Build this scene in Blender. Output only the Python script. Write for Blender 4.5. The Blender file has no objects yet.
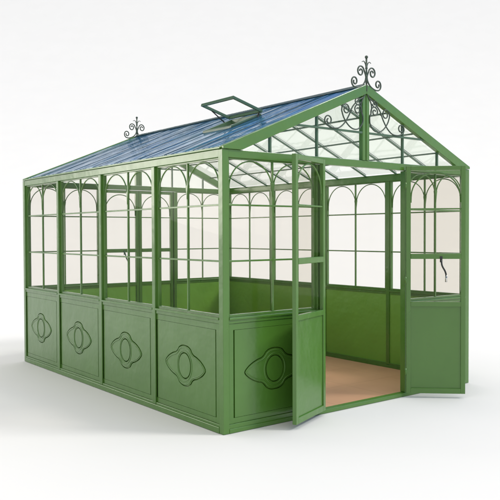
import bpy, bmesh, math, random
from mathutils import Vector, Matrix
random.seed(7)
S = bpy.context.scene
COL = S.collection

# ------------------------------------------------------------------ dimensions (metres)
W, L = 2.805, 3.76          # front width, length
HE = 1.985                  # top of wall head rails
GZ = 1.995                  # roof glass height at the eave
SL = 0.415                  # roof slope
K = 0.812                   # sill height
XL, XR = 0.925, 1.905       # door opening
CX = 1.424                  # ridge, a touch right of the middle
SLR = SL * CX / (W - CX)
ZR = GZ + SL * CX

# ------------------------------------------------------------------ materials
def new_mat(name):
    m = bpy.data.materials.new(name); m.use_nodes = True
    nt = m.node_tree; nt.nodes.clear()
    out = nt.nodes.new('ShaderNodeOutputMaterial')
    return m, nt, out

def N(nt, t, **kw):
    n = nt.nodes.new(t)
    for k, v in kw.items():
        setattr(n, k, v)
    return n

def paint(name, col, rough=0.32, coat=0.35, var=0.12, bump=0.02, metallic=0.0):
    m, nt, out = new_mat(name)
    b = N(nt, 'ShaderNodeBsdfPrincipled')
    tc = N(nt, 'ShaderNodeTexCoord')
    n1 = N(nt, 'ShaderNodeTexNoise'); n1.inputs['Scale'].default_value = 2.3; n1.inputs['Detail'].default_value = 6
    nt.links.new(tc.outputs['Object'], n1.inputs['Vector'])
    mx = N(nt, 'ShaderNodeMix', data_type='RGBA')
    mx.inputs['A'].default_value = (*[c * (1 - var) for c in col], 1)
    mx.inputs['B'].default_value = (*[c * (1 + var) for c in col], 1)
    nt.links.new(n1.outputs['Fac'], mx.inputs['Factor'])
    nt.links.new(mx.outputs['Result'], b.inputs['Base Color'])
    n2 = N(nt, 'ShaderNodeTexNoise'); n2.inputs['Scale'].default_value = 9; n2.inputs['Detail'].default_value = 8
    nt.links.new(tc.outputs['Object'], n2.inputs['Vector'])
    mr = N(nt, 'ShaderNodeMapRange')
    mr.inputs['To Min'].default_value = rough * 0.75; mr.inputs['To Max'].default_value = rough * 1.3
    nt.links.new(n2.outputs['Fac'], mr.inputs['Value']); nt.links.new(mr.outputs['Result'], b.inputs['Roughness'])
    n3 = N(nt, 'ShaderNodeTexNoise'); n3.inputs['Scale'].default_value = 5; n3.inputs['Detail'].default_value = 3
    nt.links.new(tc.outputs['Object'], n3.inputs['Vector'])
    bp = N(nt, 'ShaderNodeBump'); bp.inputs['Strength'].default_value = 0.5; bp.inputs['Distance'].default_value = bump
    nt.links.new(n3.outputs['Fac'], bp.inputs['Height']); nt.links.new(bp.outputs['Normal'], b.inputs['Normal'])
    b.inputs['Coat Weight'].default_value = coat; b.inputs['Coat Roughness'].default_value = 0.12
    b.inputs['Metallic'].default_value = metallic
    nt.links.new(b.outputs['BSDF'], out.inputs['Surface'])
    return m

def glass(name, tint, power=5, f0=.04, kmax=.95, diffuse_mix=0.0, haze=0.03, rough=0.015, bump=0.0, bscale=(1, 1, 1), hazecol=(.9, .88, .86)):
    m, nt, out = new_mat(name)
    geo = N(nt, 'ShaderNodeNewGeometry')
    tr = N(nt, 'ShaderNodeBsdfTransparent'); tr.inputs['Color'].default_value = (*tint, 1)
    gl = N(nt, 'ShaderNodeBsdfGlossy'); gl.inputs['Roughness'].default_value = rough
    gl.inputs['Color'].default_value = (.96, .98, 1, 1)
    if bump:
        tc = N(nt, 'ShaderNodeTexCoord'); mp = N(nt, 'ShaderNodeMapping'); mp.inputs['Scale'].default_value = bscale
        nz = N(nt, 'ShaderNodeTexNoise'); nz.inputs['Scale'].default_value = 1.0; nz.inputs['Detail'].default_value = 2.6
        nz.inputs['Distortion'].default_value = 0.6
        nt.links.new(tc.outputs['Object'], mp.inputs['Vector']); nt.links.new(mp.outputs['Vector'], nz.inputs['Vector'])
        bp = N(nt, 'ShaderNodeBump'); bp.inputs['Strength'].default_value = 1; bp.inputs['Distance'].default_value = bump
        nt.links.new(nz.outputs['Fac'], bp.inputs['Height']); nt.links.new(bp.outputs['Normal'], gl.inputs['Normal'])
    dot = N(nt, 'ShaderNodeVectorMath', operation='DOT_PRODUCT')
    nt.links.new(geo.outputs['Normal'], dot.inputs[0]); nt.links.new(geo.outputs['Incoming'], dot.inputs[1])
    ab = N(nt, 'ShaderNodeMath', operation='ABSOLUTE'); nt.links.new(dot.outputs['Value'], ab.inputs[0])
    iv = N(nt, 'ShaderNodeMath', operation='SUBTRACT'); iv.inputs[0].default_value = 1; nt.links.new(ab.outputs[0], iv.inputs[1])
    pw = N(nt, 'ShaderNodeMath', operation='POWER'); nt.links.new(iv.outputs[0], pw.inputs[0]); pw.inputs[1].default_value = power
    ma = N(nt, 'ShaderNodeMath', operation='MULTIPLY_ADD'); nt.links.new(pw.outputs[0], ma.inputs[0])
    ma.inputs[1].default_value = kmax; ma.inputs[2].default_value = f0
    df = N(nt, 'ShaderNodeBsdfTranslucent'); df.inputs['Color'].default_value = (*hazecol, 1)
    if diffuse_mix:
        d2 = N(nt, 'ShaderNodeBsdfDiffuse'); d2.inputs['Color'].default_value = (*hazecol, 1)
        mf = N(nt, 'ShaderNodeMixShader'); mf.inputs['Fac'].default_value = diffuse_mix
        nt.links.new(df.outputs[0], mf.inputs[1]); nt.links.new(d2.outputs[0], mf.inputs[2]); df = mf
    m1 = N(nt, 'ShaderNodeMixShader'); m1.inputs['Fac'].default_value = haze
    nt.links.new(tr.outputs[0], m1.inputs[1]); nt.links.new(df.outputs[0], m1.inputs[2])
    m2 = N(nt, 'ShaderNodeMixShader'); nt.links.new(ma.outputs[0], m2.inputs['Fac'])
    nt.links.new(m1.outputs[0], m2.inputs[1]); nt.links.new(gl.outputs[0], m2.inputs[2])
    nt.links.new(m2.outputs[0], out.inputs['Surface'])
    return m

GREEN = paint('green_paint', (.074, .188, .024), rough=.30, coat=.45)
GREEN_IRON = paint('green_iron', (.060, .125, .060), rough=.4, coat=.2, bump=.004)
GREEN_BOUNCE = paint('green_bounce_lit', (.17, .38, .045), rough=.4, coat=.2)  # same green paint, with warm floor bounce light put into the colour
IRON = paint('dark_green_iron', (.045, .070, .045), rough=.45, coat=.1, bump=.002)
TEAL = paint('dark_teal_paint', (.006, .035, .036), rough=.45, coat=.15)
BLACK = paint('black_metal', (.02, .022, .02), rough=.4, coat=.1)
STEEL = paint('brushed_steel', (.6, .6, .58), rough=.25, coat=0, metallic=1.0, bump=.001)
GLASS = glass('window_glass', (.957, .949, .931), power=9, f0=.004, haze=.002)
ROOFGLASS = glass('roof_glass', (.982, .998, .972), power=5, f0=.02, haze=.03, rough=.03, bump=.002, bscale=(1.2, 3, 1.2), hazecol=(.9, .95, .88))
SKY_PAINTED_GLASS = glass('sky_painted_roof_glass', (.36, .58, .74), power=4, f0=.03, kmax=.62, diffuse_mix=.8, haze=.34, rough=.045, bump=.024, bscale=(.7, 5.0, .7), hazecol=(.06, .27, .50))  # left slope: blue sky reflection put into the tint and haze colour

# terracotta floor
FLOOR, nt, out = new_mat('terracotta_floor')
b = N(nt, 'ShaderNodeBsdfPrincipled'); tc = N(nt, 'ShaderNodeTexCoord')
nz = N(nt, 'ShaderNodeTexNoise'); nz.inputs['Scale'].default_value = 3; nz.inputs['Detail'].default_value = 8
nt.links.new(tc.outputs['Object'], nz.inputs['Vector'])
mx = N(nt, 'ShaderNodeMix', data_type='RGBA'); mx.inputs['A'].default_value = (.50, .255, .135, 1); mx.inputs['B'].default_value = (.62, .35, .20, 1)
nt.links.new(nz.outputs['Fac'], mx.inputs['Factor']); 
br = N(nt, 'ShaderNodeTexBrick'); br.inputs['Scale'].default_value = 1.0; br.offset = 0.0
br.inputs['Brick Width'].default_value = .6; br.inputs['Row Height'].default_value = .6; br.inputs['Mortar Size'].default_value = .004
br.inputs['Color1'].default_value = (1, 1, 1, 1); br.inputs['Color2'].default_value = (.94, .94, .94, 1); br.inputs['Mortar'].default_value = (.8, .78, .75, 1)
nt.links.new(tc.outputs['Object'], br.inputs['Vector'])
mm = N(nt, 'ShaderNodeMix', data_type='RGBA', blend_type='MULTIPLY'); mm.inputs['Factor'].default_value = 1
nt.links.new(mx.outputs['Result'], mm.inputs['A']); nt.links.new(br.outputs['Color'], mm.inputs['B'])
nt.links.new(mm.outputs['Result'], b.inputs['Base Color']); b.inputs['Roughness'].default_value = .5
nt.links.new(b.outputs[0], out.inputs['Surface'])
# white ground
GROUND, nt, out = new_mat('white_ground')
b = N(nt, 'ShaderNodeBsdfPrincipled'); tc = N(nt, 'ShaderNodeTexCoord')
nz = N(nt, 'ShaderNodeTexNoise'); nz.inputs['Scale'].default_value = .8; nz.inputs['Detail'].default_value = 6
nt.links.new(tc.outputs['Object'], nz.inputs['Vector'])
mx = N(nt, 'ShaderNodeMix', data_type='RGBA'); mx.inputs['A'].default_value = (.705, .690, .668, 1); mx.inputs['B'].default_value = (.735, .720, .698, 1)
nt.links.new(nz.outputs['Fac'], mx.inputs['Factor']); nt.links.new(mx.outputs['Result'], b.inputs['Base Color'])
b.inputs['Roughness'].default_value = .8; b.inputs['Specular IOR Level'].default_value = .1
nt.links.new(b.outputs[0], out.inputs['Surface'])

# ------------------------------------------------------------------ mesh helpers
class MB:
    """collects boxes, bars and tubes in one mesh, in a local frame (s along, d outward, z up)"""
    def __init__(self, frame=None):
        self.bm = bmesh.new(); self.f = frame or Matrix.Identity(4)
    def pts(self, ps, faces, smooth=False):
        vs = [self.bm.verts.new(self.f @ Vector(p)) for p in ps]
        for f in faces:
            fc = self.bm.faces.new([vs[i] for i in f]); fc.smooth = smooth
    def box(self, x0, x1, y0, y1, z0, z1):
        p = [(x0, y0, z0), (x1, y0, z0), (x1, y1, z0), (x0, y1, z0), (x0, y0, z1), (x1, y0, z1), (x1, y1, z1), (x0, y1, z1)]
        self.pts(p, [(0, 3, 2, 1), (4, 5, 6, 7), (0, 1, 5, 4), (1, 2, 6, 5), (2, 3, 7, 6), (3, 0, 4, 7)])
    def prism(self, poly, y0, y1):
        """poly: list of (x,z) extruded along the local y"""
        n = len(poly)
        p = [(x, y0, z) for x, z in poly] + [(x, y1, z) for x, z in poly]
        fs = [tuple(range(n)), tuple(range(2 * n - 1, n - 1, -1))] + [(i, i + n, (i + 1) % n + n, (i + 1) % n) for i in range(n)]
        self.pts(p, fs)
    def tube(self, path, r, sides=8, closed=False, taper=None, flat=1.0):
        P = [Vector(p) for p in path]; n = len(P); rings = []
        prev = None
        for i in range(n):
            a = P[(i - 1) % n] if (closed or i > 0) else P[i]
            c = P[(i + 1) % n] if (closed or i < n - 1) else P[i]
            t = (c - a).normalized()
            if prev is None:
                up = Vector((0, 1, 0)) if abs(t.y) < .9 else Vector((1, 0, 0))
            else: up = prev
            sd = t.cross(up).normalized(); up2 = sd.cross(t).normalized(); prev = up2
            rr = r * (taper(i / (n - 1)) if taper else 1)
            rings.append([self.bm.verts.new(self.f @ (P[i] + (sd * math.cos(q) + up2 * math.sin(q) * flat) * rr)) for q in [2 * math.pi * k / sides for k in range(sides)]])
        m = n if closed else n - 1
        for i in range(m):
            A, B = rings[i], rings[(i + 1) % n]
            for k in range(sides):
                f = self.bm.faces.new((A[k], A[(k + 1) % sides], B[(k + 1) % sides], B[k])); f.smooth = True
        if not closed:
            self.bm.faces.new(rings[0][::-1]); self.bm.faces.new(rings[-1])
    def ball(self, c, r, seg=14):
        bmesh.ops.create_uvsphere(self.bm, u_segments=seg, v_segments=seg // 2 + 2, radius=r, matrix=self.f @ Matrix.Translation(c))
        for f in self.bm.faces:
            pass
    def build(self, name, mat, parent, bevel=0.0, kind=None, origin=None):
        bmesh.ops.recalc_face_normals(self.bm, faces=self.bm.faces)
        me = bpy.data.meshes.new(name)
        if origin is not None:
            bmesh.ops.translate(self.bm, verts=self.bm.verts, vec=-Vector(origin))
        self.bm.to_mesh(me); self.bm.free(); me.materials.append(mat)
        o = bpy.data.objects.new(name, me); COL.objects.link(o)
        if parent is not None:
            o.parent = parent
        if origin is not None: o.location = origin
        if bevel:
            md = o.modifiers.new('bevel', 'BEVEL'); md.width = bevel; md.segments = 2; md.limit_method = 'ANGLE'; md.angle_limit = math.radians(50)
        return o

def frame(origin, s, d):
    s, d = Vector(s), Vector(d)
    M = Matrix(((s.x, d.x, 0, origin[0]), (s.y, d.y, 0, origin[1]), (0, 0, 1, 0), (0, 0, 0, 1)))
    return M

FRONT = frame((0, 0), (1, 0, 0), (0, -1, 0))
BACK = frame((0, L), (1, 0, 0), (0, 1, 0))
LEFT = frame((0, 0), (0, 1, 0), (-1, 0, 0))
RIGHT = frame((W, 0), (0, 1, 0), (1, 0, 0))

def catmull(P, n=10, closed=False):
    P = [Vector(p) for p in P]; out = []
    m = len(P) if closed else len(P) - 1
    for i in range(m):
        p0 = P[(i - 1) % len(P)] if closed or i > 0 else P[0] * 2 - P[1]
        p1, p2 = P[i], P[(i + 1) % len(P)]
        p3 = P[(i + 2) % len(P)] if closed or i + 2 < len(P) else P[-1] * 2 - P[-2]
        for k in range(n):
            t = k / n
            out.append(.5 * ((2 * p1) + (p2 - p0) * t + (2 * p0 - 5 * p1 + 4 * p2 - p3) * t * t + (3 * p1 - p0 - 3 * p2 + p3) * t ** 3))
    if not closed: out.append(P[-1])
    return out

def spiral(cx, cz, r0, r1, a0, turns, d=0, n=36):
    """points from the outside in; a0 degrees, turns signed"""
    return [(cx + (r0 + (r1 - r0) * i / n) * math.cos(math.radians(a0) + 2 * math.pi * turns * i / n), d,
             cz + (r0 + (r1 - r0) * i / n) * math.sin(math.radians(a0) + 2 * math.pi * turns * i / n)) for i in range(n + 1)]

# ------------------------------------------------------------------ root
root = bpy.data.objects.new('greenhouse', None); COL.objects.link(root)
root['label'] = 'green painted metal and glass greenhouse with arched windows, open double doors and scrolled finials'
root['category'] = 'greenhouse'

# ------------------------------------------------------------------ posts and rails
PW = .048
for x, y in ((0, 0), (W, 0), (0, L), (W, L)):
    m = MB(); sx = 1 if x == 0 else -1; sy = 1 if y == 0 else -1
    xs = sorted((x - .004 * sx, x + PW * sx)); ys = sorted((y - .004 * sy, y + PW * sy))
    m.box(*xs, *ys, 0, HE - .002)
    m.build('corner_post', GREEN, root, bevel=.003)
MP = .046
bays = [L * i / 4 for i in range(5)]
for F in (LEFT, RIGHT):
    for y in bays[1:-1]:
        m = MB(F); m.box(y - MP / 2, y + MP / 2, -.05, .006, .045, HE - .057); m.build('post', GREEN, root, bevel=.003)
for F in (FRONT, BACK):
    for x0, x1 in ((XL - .04, XL - .002), (XR + .002, XR + .04)):
        m = MB(F); m.box(x0, x1, -.05, .004, .033, HE - .059); m.build('door_post', GREEN, root, bevel=.003)

def side_spans(F):
    if F in (LEFT, RIGHT):
        b = []
        for i in range(4):
            s0 = bays[i] + (PW if i == 0 else MP / 2); s1 = bays[i + 1] - (PW if i == 3 else MP / 2)
            b.append((s0, s1))
        return b
    return [(PW, XL - .04), (XR + .04, W - PW)]

# ornament outline (quarter), lobed diamond
Q = [(0, .152), (.042, .147), (.078, .131), (.100, .106), (.124, .090), (.160, .080), (.206, .061), (.248, .034), (.275, 0)]
def outline(k=1.0, off=0.0):
    pts = [(x, z) for x, z in Q] + [(x, -z) for x, z in Q[-2::-1]] + [(-x, -z) for x, z in Q[1:]] + [(-x, z) for x, z in Q[-2:0:-1]]
    P = [(p.x * k, p.z) for p in catmull([(x, 0, z) for x, z in pts], 4, closed=True)]
    n = len(P); out = []
    for i in range(n):
        t = Vector((P[(i + 1) % n][0] - P[i - 1][0], P[(i + 1) % n][1] - P[i - 1][1])).normalized()
        out.append((P[i][0] - off * t.y, P[i][1] + off * t.x))
    return out
def oval(r=0.0, k=1.0):
    return [((.082 + r) * k * math.cos(a), (.096 + r) * math.sin(a)) for a in [2 * math.pi * i / 48 for i in range(48)]]

def plate(m, loops, sc, zc, d0, d1):
    """flat plate between depths d0 and d1 bounded by an outer loop and, if given, a hole"""
    tmp = bmesh.new(); edges = []
    for lp in loops:
        vs = [tmp.verts.new((sc + x, d1, zc + z)) for x, z in lp]
        for i in range(len(vs)): edges.append(tmp.edges.new((vs[i], vs[(i + 1) % len(vs)])))
    bmesh.ops.triangle_fill(tmp, edges=edges, use_beauty=True)
    ret = bmesh.ops.extrude_face_region(tmp, geom=list(tmp.faces))
    for v in [g for g in ret['geom'] if isinstance(g, bmesh.types.BMVert)]: v.co.y = d0
    bmesh.ops.recalc_face_normals(tmp, faces=tmp.faces)
    idx = {v: m.bm.verts.new(m.f @ v.co) for v in tmp.verts}
    for f in tmp.faces: m.bm.faces.new([idx[v] for v in f.verts])
    tmp.free()

def kick_panel(F, s0, s1, inset_lo, inset_hi, z0=.062, z1=.768):
    """sheet metal panel; frame pieces, raised field and ornament plates leave real grooves between them"""
    m = MB(F); g = .013
    lo, hi = s0 + inset_lo, s1 - inset_hi
    sc, zc = (lo + hi) / 2, (z0 + z1) / 2 - .004
    k = min(1.0, (hi - lo) / .70)
    fx0, fx1, fz0, fz1 = lo - sc, hi - sc, z0 + .0415 - zc, z1 - .0475 - zc
    rect = []
    for i in range(8): rect.append((fx0 + (fx1 - fx0) * i / 8, fz0))
    for i in range(8): rect.append((fx1, fz0 + (fz1 - fz0) * i / 8))
    for i in range(8): rect.append((fx1 - (fx1 - fx0) * i / 8, fz1))
    for i in range(8): rect.append((fx0, fz1 - (fz1 - fz0) * i / 8))
    plate(m, [rect, outline(k, .0045)], sc, zc, -.029, -.008)
    if inset_lo > .02: m.box(s0 + .002, lo - g, -.029, -.006, z0 + .001, z1 - .001)
    m.box(hi + g, s1 - .002 if inset_hi > .02 else s1, -.029, -.006, z0 + .001, z1 - .001)
    a = lo - g + .001 if inset_lo > .02 else lo
    m.box(a, hi + g - .001, -.029, -.0075, z0 + .002, z0 + .0395)
    m.box(a, hi + g - .001, -.029, -.0075, z1 - .0455, z1 - .002)
    o = m.build('kick_panel', GREEN, root)
    m = MB(F); m.box(s0, s1, -.042, -.0295, z0, z1); m.build('inner_sheet', GREEN_BOUNCE, o)
    m = MB(F); plate(m, [outline(k, -.0045), oval(.0045, k)], sc, zc, -.0285, -.006); 
    for lp, r in ((outline(k, -.016), .0042), (oval(.017, k), .0040)):
        m.tube([(sc + x, -.0062, zc + z) for x, z in lp], r, 6, closed=True)
    m.build('ornament', GREEN, o)
    m = MB(F); plate(m, [oval(-.0045, k)], sc, zc, -.0285, -.005); m.build('medallion', GREEN, o)
    return o

def half_arches(m, s0, s1, zt, t=.009, dep=.012, dc=-.03):
    """one round arch between s0 and s1 whose crown touches zt"""
    r = (s1 - s0) / 2; c = (s0 + s1) / 2; zs = zt - r
    pts = [(c + (r - t / 2) * math.cos(a), dc, zs + (r - t / 2) * math.sin(a)) for a in [math.pi * k / 24 for k in range(25)]]
    m.tube(pts, t / 2 * 1.15, 6, flat=1.3)
    # tapered tails that run into the bars
    for q in (-1, 1):
        x = c + q * (r - t / 2)
        m.tube([(x, dc, zs), (x + q * .001, dc, zs - .05)], t / 2 * 1.1, 6)

def window(F, s0, s1):
    z0, z1 = K, HE - .056
    m = MB(F); e = .018
    m.box(s0, s0 + e, -.045, -.014, z0, z1); m.box(s1 - e, s1, -.045, -.014, z0, z1)
    m.box(s0 + e, s1 - e, -.045, -.014, z0, z0 + e); m.box(s0 + e, s1 - e, -.045, -.014, z1 - e * .6, z1)
    c = (s0 + s1) / 2; b = .0065
    m.box(c - b, c + b, -.038, -.020, z0 + e, z1 - e * .6)
    for z in (1.205, 1.60):
        m.box(s0 + e, c - b, -.037, -.021, z - b, z + b); m.box(c + b, s1 - e, -.037, -.021, z - b, z + b)
    half_arches(m, s0 + e, c, z1 - .012, dc=-.024); half_arches(m, c, s1 - e, z1 - .012, dc=-.024)
    # little leaf where two arches meet on the bar
    r = (c - s0 - e) / 2
    m.prism([(c - .016, z1 - .012 - r + .05), (c, z1 - .012 - r - .055), (c + .016, z1 - .012 - r + .05)], -.034, -.016)
    w = m.build('window', GREEN, root, bevel=.0015)
    p = MB(F); p.box(s0 + .006, s1 - .006, -.031, -.027, z0 + .006, z1 - .004); p.build('pane', GLASS, w)
    return w

for F in (LEFT, RIGHT, FRONT, BACK):
    T = L if F in (LEFT, RIGHT) else W
    # base rail
    m = MB(F)
    if F in (LEFT, RIGHT):
        m.box(PW, T - PW, -.052, .008, 0, .043); m.build('base_rail', GREEN, root, bevel=.003)
    else:
        m.box(PW, T - PW, -.052, .006, 0, .031); m.build('base_rail', GREEN, root, bevel=.003)
    m = MB(F); m.box(PW, T - PW, -.050, .001, HE - .056, HE); m.build('head_rail', GREEN, root, bevel=.003)
    for i, (s0, s1) in enumerate(side_spans(F)):
        if F in (FRONT, BACK):
            m = MB(F); m.box(s0, s1, -.050, .001, .031, .062); m.build('bottom_rail', GREEN, root, bevel=.002)
        else:
            m = MB(F); m.box(s0, s1, -.050, .002, .043, .062); m.build('bottom_rail', GREEN, root, bevel=.002)
        m = MB(F); m.box(s0, s1, -.052, .010, .795, K); m.box(s0, s1, -.046, -.001, .768, .796); m.build('sill', GREEN, root, bevel=.003)
        if F is LEFT: kick_panel(F, s0, s1, .060, .010)
        elif F is RIGHT: kick_panel(F, s0, s1, .060, .010)
        else: kick_panel(F, s0, s1, .055, .055)
        window(F, s0, s1)

# ------------------------------------------------------------------ doors
def door(hx, hy, ang, w, flip, handle=True):
    """leaf in its own space: hinge at the origin, leaf runs along +x, face outward -y"""
    z0, z1 = .036, 1.924 if hy > 1 else 1.962
    e = .038; d0, d1 = -.016, .016
    m = MB(); m.box(0, e, d0, d1, z0, z1); m.box(w - e, w, d0, d1, z0, z1)
    m.box(e, w - e, d0, d1, z1 - .036, z1); m.box(e, w - e, d0, d1, z0, z0 + .045); m.box(e, w - e, d0, d1, .775, .815)
    b = .006
    m.box(e, w - e, -.010, .010, 1.595, 1.607)
    half_arches(m, e, w - e, z1 - .05, t=.010, dc=0)
    o = m.build('door', GREEN, root, bevel=.0025)
    o.location = (hx, hy, 0); o.rotation_euler = (0, 0, ang)
    m = MB(); m.box(e - .006, w - e + .006, -.006, .006, z0 + .04, .78)
    m.build('kick_panel', GREEN if hy < 1 else GREEN_BOUNCE, o, bevel=.002)
    m = MB(); m.box(e - .004, w - e + .004, -.0025, .0025, .812, z1 - .033); m.build('pane', GLASS, o)
    m = MB(); m.box(e, w - e, -.019, .019, 1.178, 1.222); m.build('lock_rail', GREEN, o, bevel=.003)
    if not handle: hinge_z = (.79, 1.20, 1.80)
    else: hinge_z = (.22, 1.0, 1.80)
    for z in hinge_z:
        m = MB(); m.tube([(-.004, -.016, z - .028), (-.004, -.016, z + .028)], .008, 10)
        m.box(-.002, .012, -.0185, -.015, z - .022, z + .022); m.build('hinge', GREEN if handle else BLACK, o)
    if not handle: return o
    m = MB(); q = flip; x = w * .60
    m.tube(catmull([(x - .006, q * .018, 1.178), (x - .008, q * .045, 1.160), (x - .002, q * .052, 1.12), (x + .022, q * .05, 1.075), (x + .032, q * .048, 1.035), (x + .030, q * .046, 1.0)], 6), .0075, 8)
    m.box(x - .016, x + .004, min(q * .018, q * .026), max(q * .018, q * .026), 1.15, 1.20)
    h = m.build('handle', BLACK if hy < 1 else GREEN_IRON, o)
    m = MB(); m.tube([(x + .032, q * .047, 1.045), (x + .031, q * .046, .985)], .0085, 8); m.build('grip', STEEL, h)
    return o
A = math.radians
door(XL + .010, -.022, A(180 + 22), .505, 1, handle=False)
door(XR - .008, -.022, A(-43), .492, -1)
wb = (XR - XL) / 2 - .006
door(XL + .004, L - .025, 0, wb, -1)
door(XR - .004, L - .025, math.pi, wb, -1, handle=False)

# ------------------------------------------------------------------ gables
def gable(F):
    for q in (-1, 1):
        m = MB(F)
        xe, xi = (0 if q < 0 else W), CX
        t = .064; x0 = xe
        zz = lambda x: GZ + (SL * x if q < 0 else SLR * (W - x))
        xb = (t + .003) / (SL if q < 0 else SLR)
        far = xb if q < 0 else W - xb
        m.prism([(x0, HE + .001), (far, HE + .001) , (xi, zz(xi) - t), (xi, zz(xi) + .012), (x0, GZ + .012)], -.028, .014)
        m.build('rake_beam', GREEN, root, bevel=.003)
    m = MB(F); m.box(CX - .039, CX - .004, -.036, .006, HE + .001, ZR - .069); m.box(CX + .004, CX + .039, -.036, .006, HE + .001, ZR - .069)
    m.box(CX - .006, CX + .006, -.034, -.006, HE + .002, ZR - .070)
    m.build('king_post', GREEN, root, bevel=.003)
    for x in (.44, .905, W - .905, W - .44):
        m = MB(F)
        zt = GZ + (SL * x if x < CX else SLR * (W - x)) - .066
        m.box(x - .008, x + .008, -.032, -.012, HE + .001, zt)
        m.build('gable_bar', GREEN_IRON, root)
    m = MB(F); m.box(.62, CX - .040, -.010, .004, 2.200, 2.216); m.box(CX + .040, W - .62, -.010, .004, 2.200, 2.216)
    m.build('collar_bar', GREEN_IRON, root)
    # scrollwork
    for q in (-1, 1):
        m = MB(F); d = .0085; r = .0056
        X = lambda dx: CX + q * (dx - .016)
        def path(ps): return [(X(x), d, z) for x, z in ps]
        def sp(c, z, r0, r1, a0, tn): return [(p[0], p[2]) for p in spiral(c, z, r0, r1, a0, tn)]
        # cup scroll: starts beside the king post, dips to the collar and climbs to the rake, curling in
        a = [(.055, 2.335), (.060, 2.285), (.10, 2.238), (.16, 2.226), (.22, 2.252), (.27, 2.305), (.295, 2.36)]
        m.tube(catmull([Vector(p) for p in path(a)], 6) + [Vector(p) for p in path(sp(.248, 2.375, .048, .012, -5, 1.35)[2:])], r, 7)
        # small spiral beside the post
        m.tube([Vector(p) for p in path(sp(.115, 2.385, .046, .010, 200, -1.5))], r, 7)
        m.tube(catmull([Vector(p) for p in path([(.055, 2.335), (.060, 2.352), (.072, 2.369)])], 6), r, 7)
        # crossing scroll from under the rake down and out to the corner
        b2 = [(.05, 2.49), (.11, 2.46), (.175, 2.40), (.215, 2.33), (.265, 2.265), (.33, 2.222), (.41, 2.218), (.47, 2.245)]
        m.tube(catmull([Vector(p) for p in path(b2)], 6) + [Vector(p) for p in path(sp(.438, 2.272, .043, .011, -35, 1.3)[2:])], r, 7)
        m.ball((X(.19), d, 2.37), .009, 10)
        # hanging arc that hugs the post under the peak and ends in a small curl
        m.tube(catmull([Vector(p) for p in path([(.018, 2.545), (.040, 2.50), (.066, 2.46), (.078, 2.42), (.070, 2.37), (.055, 2.335)])], 6), r, 7)
        m.tube([Vector(p) for p in path(sp(.118, 2.455, .034, .009, 190, 1.3))], r * .9, 7)
        m.build('scroll', IRON, root)
    # gable glass
    m = MB(F)
    a = .10
    m.prism([(.22, HE + .004), (W - .22, HE + .004), (CX, ZR - .075)], -.028, -.024)
    m.build('gable_pane', ROOFGLASS, root)

gable(FRONT); gable(BACK)

# ------------------------------------------------------------------ finials
def finial(y):
    F = frame((0, y), (1, 0, 0), (0, -1, 0)); m = MB(F); r = .0064; Z = 2.572
    for q in (-1, 1):
        X = lambda dx: CX + q * dx * .9
        def P(ps): return [Vector((X(x), 0, Z + z)) for x, z in ps]
        def sp(c, z, r0, r1, a0, tn): return [(p[0], p[2]) for p in spiral(c, z, r0, r1, a0, tn)]
        # upper volute
        m.tube(catmull(P([(.004, .055), (.010, .095), (.028, .13)]), 6) + P(sp(.075, .122, .047, .012, 172, -1.45)), r, 8)
        # lower volute
        m.tube(catmull(P([(.004, .10), (.014, .055), (.045, .018), (.085, -.002), (.125, -.012)]), 6) + P(sp(.150, .035, .046, .012, -112, 1.40)[1:]), r, 8)
        # leaf tips
        m.tube(catmull(P([(.002, .15), (.012, .185), (.034, .207), (.058, .200)]), 6), .006, 8, taper=lambda t: 1 - .55 * t)
    m.tube([(CX, 0, Z - .03), (CX, 0, Z + .235)], .0075, 8)
    m.ball((CX, 0, Z + .244), .0135, 16); m.ball((CX, 0, Z + .155), .011, 12)
    m.build('finial', IRON, root)
finial(-.010); finial(L + .010)

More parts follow.
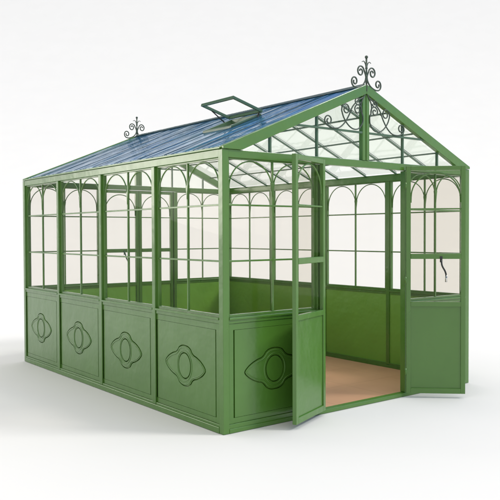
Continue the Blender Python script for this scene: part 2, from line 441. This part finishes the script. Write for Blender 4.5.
# ------------------------------------------------------------------ roof
NB = 9
ys = [.045] + [L * k / NB for k in range(1, NB)] + [L - .045]
VB = 2                                   # bay with the vent
VX0, VX1 = .70, 1.00
def zr(x, q): return GZ + (SL * x if q < 0 else SLR * (W - x))
for q in (-1, 1):
    # eave rail
    m = MB(); x0, x1 = (-.012, .034) if q < 0 else (W - .034, W + .012)
    m.box(x0, x1, .018, L - .018, HE + .001, HE + .016); m.build('eave_rail', GREEN, root, bevel=.003)
    # rafters: flat bars under the glass
    for k in range(1, NB):
        y = L * k / NB; m = MB()
        a, b_ = (.036, CX - .03) if q < 0 else (W - .036, CX + .03)
        m.prism([(a, zr(a, q) - .006), (b_, zr(b_, q) - .006), (b_, zr(b_, q) - .022), (a, zr(a, q) - .022)], y - .0065, y + .0065)
        m.build('rafter', GREEN_IRON, root)
    for xc in (.335, .675, 1.02):
        x = xc if q < 0 else W - xc; z = zr(x, q)
        cuts = [.042] + [L * k / NB for k in range(1, NB)] + [L - .042]
        for i in range(NB):
            if q < 0 and i == VB and xc == .675: continue
            m = MB(); m.box(x - .0075, x + .0075, cuts[i] + (.0067 if i else 0), cuts[i + 1] - (.0067 if i < NB - 1 else 0), z - .022, z - .009)
            m.build('purlin', GREEN_IRON, root)
    # glass, one pane per bay
    for i in range(NB):
        y0, y1 = ys[i] + .003, ys[i + 1] - .003
        segs = [(.036, CX - .02)]
        if q < 0 and i == VB: segs = [(.036, VX0 - .012), (VX1 + .012, CX - .02)]
        for a, b_ in segs:
            xa, xb = (a, b_) if q < 0 else (W - a, W - b_)
            m = MB(); tilt = random.uniform(-.0015, .0015)
            m.prism([(xa, zr(xa, q)), (xb, zr(xb, q)), (xb, zr(xb, q) + .004), (xa, zr(xa, q) + .004)], y0, y1)
            m.build('roof_pane', SKY_PAINTED_GLASS if q < 0 else ROOFGLASS, root)
        # glazing bar on top between panes
        if i:
            m = MB(); a, b_ = (.036, CX - .03) if q < 0 else (W - .036, CX + .03)
            m.prism([(a, zr(a, q) + .005), (b_, zr(b_, q) + .005), (b_, zr(b_, q) + .008), (a, zr(a, q) + .008)], ys[i] - .004, ys[i] + .004)
            m.build('glazing_bar', TEAL, root)
# ridge
m = MB(); zt = 2.603
m.prism([(CX - .055, ZR - .012), (CX - .014, zt), (CX + .014, zt), (CX + .055, ZR - .012), (CX, ZR - .004)], .016, L - .016)
m.build('ridge_cap', TEAL, root, bevel=.002)
m = MB(); m.box(CX - .012, CX + .012, .042, L - .042, ZR - .085, ZR - .03); m.build('ridge_beam', GREEN_IRON, root)

# ------------------------------------------------------------------ roof vent
y0, y1 = L * VB / NB + .004, L * (VB + 1) / NB - .004
m = MB()
def rbar(m, xa, xb, ya, yb, up=.022, dn=-.012):
    m.prism([(xa, zr(xa, -1) + dn), (xb, zr(xb, -1) + dn), (xb, zr(xb, -1) + up), (xa, zr(xa, -1) + up)], ya, yb)
rbar(m, VX0 - .012, VX0 + .012, y0 + .01, y1 - .01); rbar(m, VX1 - .012, VX1 + .012, y0 + .01, y1 - .01)
rbar(m, VX0 - .012, VX1 + .012, y0 - .008, y0 + .016, up=.024); rbar(m, VX0 - .012, VX1 + .012, y1 - .016, y1 + .008, up=.024)
vf = m.build('roof_vent', GREEN_IRON, root, bevel=.002)
# open flap, hinged on the ridge side
hx, hz = VX1 + .004, zr(VX1, -1) + .040
fx, fz = .690, 2.538
dirv = Vector((fx - hx, 0, fz - hz)); ln = dirv.length; dirv.normalize(); nrm = Vector((-dirv.z, 0, dirv.x)); 
if nrm.z < 0: nrm = -nrm
Fm = Matrix(((dirv.x, 0, nrm.x, hx), (0, 1, 0, 0), (dirv.z, 0, nrm.z, hz), (0, 0, 0, 1)))
ya, yb = y0 - .035, y1 + .035; e = .019
m = MB(Fm); m.box(0, e, ya, yb, -.012, .012); m.box(ln - e, ln, ya, yb, -.012, .012); m.box(e, ln - e, ya, ya + e, -.012, .012); m.box(e, ln - e, yb - e, yb, -.012, .012)
fl = m.build('flap', GREEN_IRON, vf, bevel=.002)
m = MB()
m.tube([(.93, y1 + .01, zr(.93, -1) + .02), (.80, y1 + .028, hz + (fz - hz) * .66 - .01)], .006, 8)
m.tube([(.985, y0 - .004, zr(.985, -1) + .03), (.93, y0 - .02, zr(.93, -1) - .10)], .009, 8)
m.build('stay', BLACK, vf)

# ------------------------------------------------------------------ setting
m = MB(); m.box(.053, W - .053, .053, L - .053, -.02, .012)
fo = m.build('floor', FLOOR, None); fo['kind'] = 'structure'
# white sweep: flat ground that curves up far behind the greenhouse, taller than the frame
m = MB(); cyaw = .65997; fw = Vector((math.sin(cyaw), math.cos(cyaw), 0)); rt = Vector((math.cos(cyaw), -math.sin(cyaw), 0))
D, RAD, HT = 64.0, 22.0, 22.6
prof = [(-60, 0), (-20, 0), (0, 0), (10, 0), (16, 0)] + [(16 + 48 * q / 24, HT * (q / 24) ** 2) for q in range(1, 25)]
base = Vector((-2.91, -4.06, -.002)); xs = [-75, -40, -20, 0, 20, 40, 75]
grid = [[m.bm.verts.new(base + fw * a + rt * x + Vector((0, 0, z))) for x in xs] for a, z in prof]
for a in range(len(grid) - 1):
    for b_ in range(len(xs) - 1):
        fc = m.bm.faces.new((grid[a][b_], grid[a][b_ + 1], grid[a + 1][b_ + 1], grid[a + 1][b_])); fc.smooth = True
g = m.build('ground', GROUND, None); g['kind'] = 'structure'

# ------------------------------------------------------------------ world: pale horizon, blue sky with clouds higher up
w = bpy.data.worlds.new('World'); S.world = w; w.use_nodes = True
nt = w.node_tree; nt.nodes.clear()
out = N(nt, 'ShaderNodeOutputWorld')
SUN_EL, SUN_AZ = 42, 133       # azimuth in degrees, clockwise from +Y
tc = N(nt, 'ShaderNodeTexCoord'); sx = N(nt, 'ShaderNodeSeparateXYZ')
nt.links.new(tc.outputs['Generated'], sx.inputs[0])
mpn = N(nt, 'ShaderNodeMapping'); mpn.inputs['Scale'].default_value = (2.2, 2.2, 7)
nt.links.new(tc.outputs['Generated'], mpn.inputs['Vector'])
cn = N(nt, 'ShaderNodeTexNoise'); cn.inputs['Scale'].default_value = 1.6; cn.inputs['Detail'].default_value = 7; cn.inputs['Roughness'].default_value = .6
nt.links.new(mpn.outputs['Vector'], cn.inputs['Vector'])
cr = N(nt, 'ShaderNodeValToRGB'); cr.color_ramp.elements[0].position = .56; cr.color_ramp.elements[1].position = .78
nt.links.new(cn.outputs['Fac'], cr.inputs['Fac'])
sky = N(nt, 'ShaderNodeTexSky', sky_type='NISHITA'); sky.sun_disc = False
sky.sun_elevation = math.radians(SUN_EL); sky.sun_rotation = math.radians(SUN_AZ)
bs = N(nt, 'ShaderNodeBackground'); bs.inputs['Strength'].default_value = .13
tn = N(nt, 'ShaderNodeMix', data_type='RGBA', blend_type='MULTIPLY'); tn.inputs['Factor'].default_value = 1
tn.inputs['B'].default_value = (.22, .55, 1.05, 1)
nt.links.new(sky.outputs['Color'], tn.inputs['A'])
# distant trees: a ragged dark green band in one direction
az_ = N(nt, 'ShaderNodeMath', operation='ARCTAN2'); nt.links.new(sx.outputs['X'], az_.inputs[0]); nt.links.new(sx.outputs['Y'], az_.inputs[1])
tz = N(nt, 'ShaderNodeMapRange'); tz.inputs['From Min'].default_value = math.radians(40); tz.inputs['From Max'].default_value = math.radians(33)
nt.links.new(az_.outputs[0], tz.inputs['Value'])
tnz = N(nt, 'ShaderNodeTexNoise'); tnz.inputs['Scale'].default_value = 14; tnz.inputs['Detail'].default_value = 6
nt.links.new(tc.outputs['Generated'], tnz.inputs['Vector'])
tr_ = N(nt, 'ShaderNodeValToRGB'); tr_.color_ramp.elements[0].position = .42; tr_.color_ramp.elements[1].position = .56
nt.links.new(tnz.outputs['Fac'], tr_.inputs['Fac'])
tm = N(nt, 'ShaderNodeMath', operation='MULTIPLY'); nt.links.new(tr_.outputs['Color'], tm.inputs[0]); nt.links.new(tz.outputs['Result'], tm.inputs[1])
tg = N(nt, 'ShaderNodeMix', data_type='RGBA'); nt.links.new(tm.outputs[0], tg.inputs['Factor'])
nt.links.new(tn.outputs['Result'], tg.inputs['A']); tg.inputs['B'].default_value = (1.1, 1.6, .7, 1)
nt.links.new(tg.outputs['Result'], bs.inputs['Color'])
bc = N(nt, 'ShaderNodeBackground'); bc.inputs['Color'].default_value = (.90, .92, .95, 1); bc.inputs['Strength'].default_value = 1.0
mc = N(nt, 'ShaderNodeMixShader'); nt.links.new(cr.outputs['Color'], mc.inputs['Fac'])
nt.links.new(bs.outputs[0], mc.inputs[1]); nt.links.new(bc.outputs[0], mc.inputs[2])
bw = N(nt, 'ShaderNodeBackground'); bw.inputs['Color'].default_value = (.925, .925, .925, 1); bw.inputs['Strength'].default_value = 1.0
el = N(nt, 'ShaderNodeMapRange', interpolation_type='SMOOTHSTEP')
el.inputs['From Min'].default_value = math.sin(math.radians(8)); el.inputs['From Max'].default_value = math.sin(math.radians(14))
nt.links.new(sx.outputs['Z'], el.inputs['Value'])
mw = N(nt, 'ShaderNodeMixShader'); nt.links.new(el.outputs['Result'], mw.inputs['Fac'])
nt.links.new(bw.outputs[0], mw.inputs[1]); nt.links.new(mc.outputs[0], mw.inputs[2])
ez = N(nt, 'ShaderNodeMapRange', interpolation_type='SMOOTHSTEP')
ez.inputs['From Min'].default_value = math.sin(math.radians(36)); ez.inputs['From Max'].default_value = math.sin(math.radians(48))
nt.links.new(sx.outputs['Z'], ez.inputs['Value'])
bz = N(nt, 'ShaderNodeBackground'); bz.inputs['Color'].default_value = (1, .975, .94, 1); bz.inputs['Strength'].default_value = 1.8
mz = N(nt, 'ShaderNodeMixShader'); nt.links.new(ez.outputs['Result'], mz.inputs['Fac'])
nt.links.new(mw.outputs[0], mz.inputs[1]); nt.links.new(bz.outputs[0], mz.inputs[2])
# added bright patch low in the sky, out of view, to highlight the near post
gd = N(nt, 'ShaderNodeVectorMath', operation='DOT_PRODUCT')
nv = N(nt, 'ShaderNodeVectorMath', operation='NORMALIZE'); nt.links.new(tc.outputs['Generated'], nv.inputs[0]); nt.links.new(nv.outputs[0], gd.inputs[0])
ga, ge = math.radians(-34), math.radians(7)
gd.inputs[1].default_value = (math.sin(ga) * math.cos(ge), math.cos(ga) * math.cos(ge), math.sin(ge))
gr = N(nt, 'ShaderNodeMapRange', interpolation_type='SMOOTHSTEP'); gr.inputs['From Min'].default_value = math.cos(math.radians(11)); gr.inputs['From Max'].default_value = math.cos(math.radians(1))
nt.links.new(gd.outputs['Value'], gr.inputs['Value'])
gb = N(nt, 'ShaderNodeBackground'); gb.inputs['Color'].default_value = (1, .96, .86, 1); gb.inputs['Strength'].default_value = 9
gm = N(nt, 'ShaderNodeMixShader'); nt.links.new(gr.outputs['Result'], gm.inputs['Fac'])
nt.links.new(mz.outputs[0], gm.inputs[1]); nt.links.new(gb.outputs[0], gm.inputs[2])
nt.links.new(gm.outputs[0], out.inputs['Surface'])

sd = bpy.data.lights.new('sun', 'SUN'); sd.energy = 1.5; sd.angle = math.radians(12); sd.color = (1, .97, .92)
so = bpy.data.objects.new('sun', sd); COL.objects.link(so)
az, e_ = math.radians(SUN_AZ), math.radians(SUN_EL)
to_sun = Vector((math.sin(az) * math.cos(e_), math.cos(az) * math.cos(e_), math.sin(e_)))
so.rotation_euler = to_sun.to_track_quat('Z', 'Y').to_euler(); so.location = (0, 0, 8)

# ------------------------------------------------------------------ camera
yaw, pitch, roll = .65997, -.02261, -.003923
f = Vector((math.sin(yaw) * math.cos(pitch), math.cos(yaw) * math.cos(pitch), math.sin(pitch)))
r = Vector((math.cos(yaw), -math.sin(yaw), 0)); u = r.cross(f)
c, s = math.cos(roll), math.sin(roll)
r, u = c * r + s * u, -s * r + c * u
cam = bpy.data.cameras.new('camera'); co = bpy.data.objects.new('camera', cam); COL.objects.link(co)
M = Matrix((r, u, -f)).transposed().to_4x4(); M.translation = Vector((-2.91266, -4.05804, 1.39759)); co.matrix_world = M
cam.sensor_width = 36; cam.lens = 722.736 / 500 * 36; cam.clip_end = 1000; cam.clip_start = .05
S.camera = co
S.view_settings.view_transform = 'Standard'; S.view_settings.look = 'None'; S.view_settings.exposure = 0; S.view_settings.gamma = 1
S.cycles.max_bounces = 12; S.cycles.transparent_max_bounces = 32
S.cycles.use_denoising = True
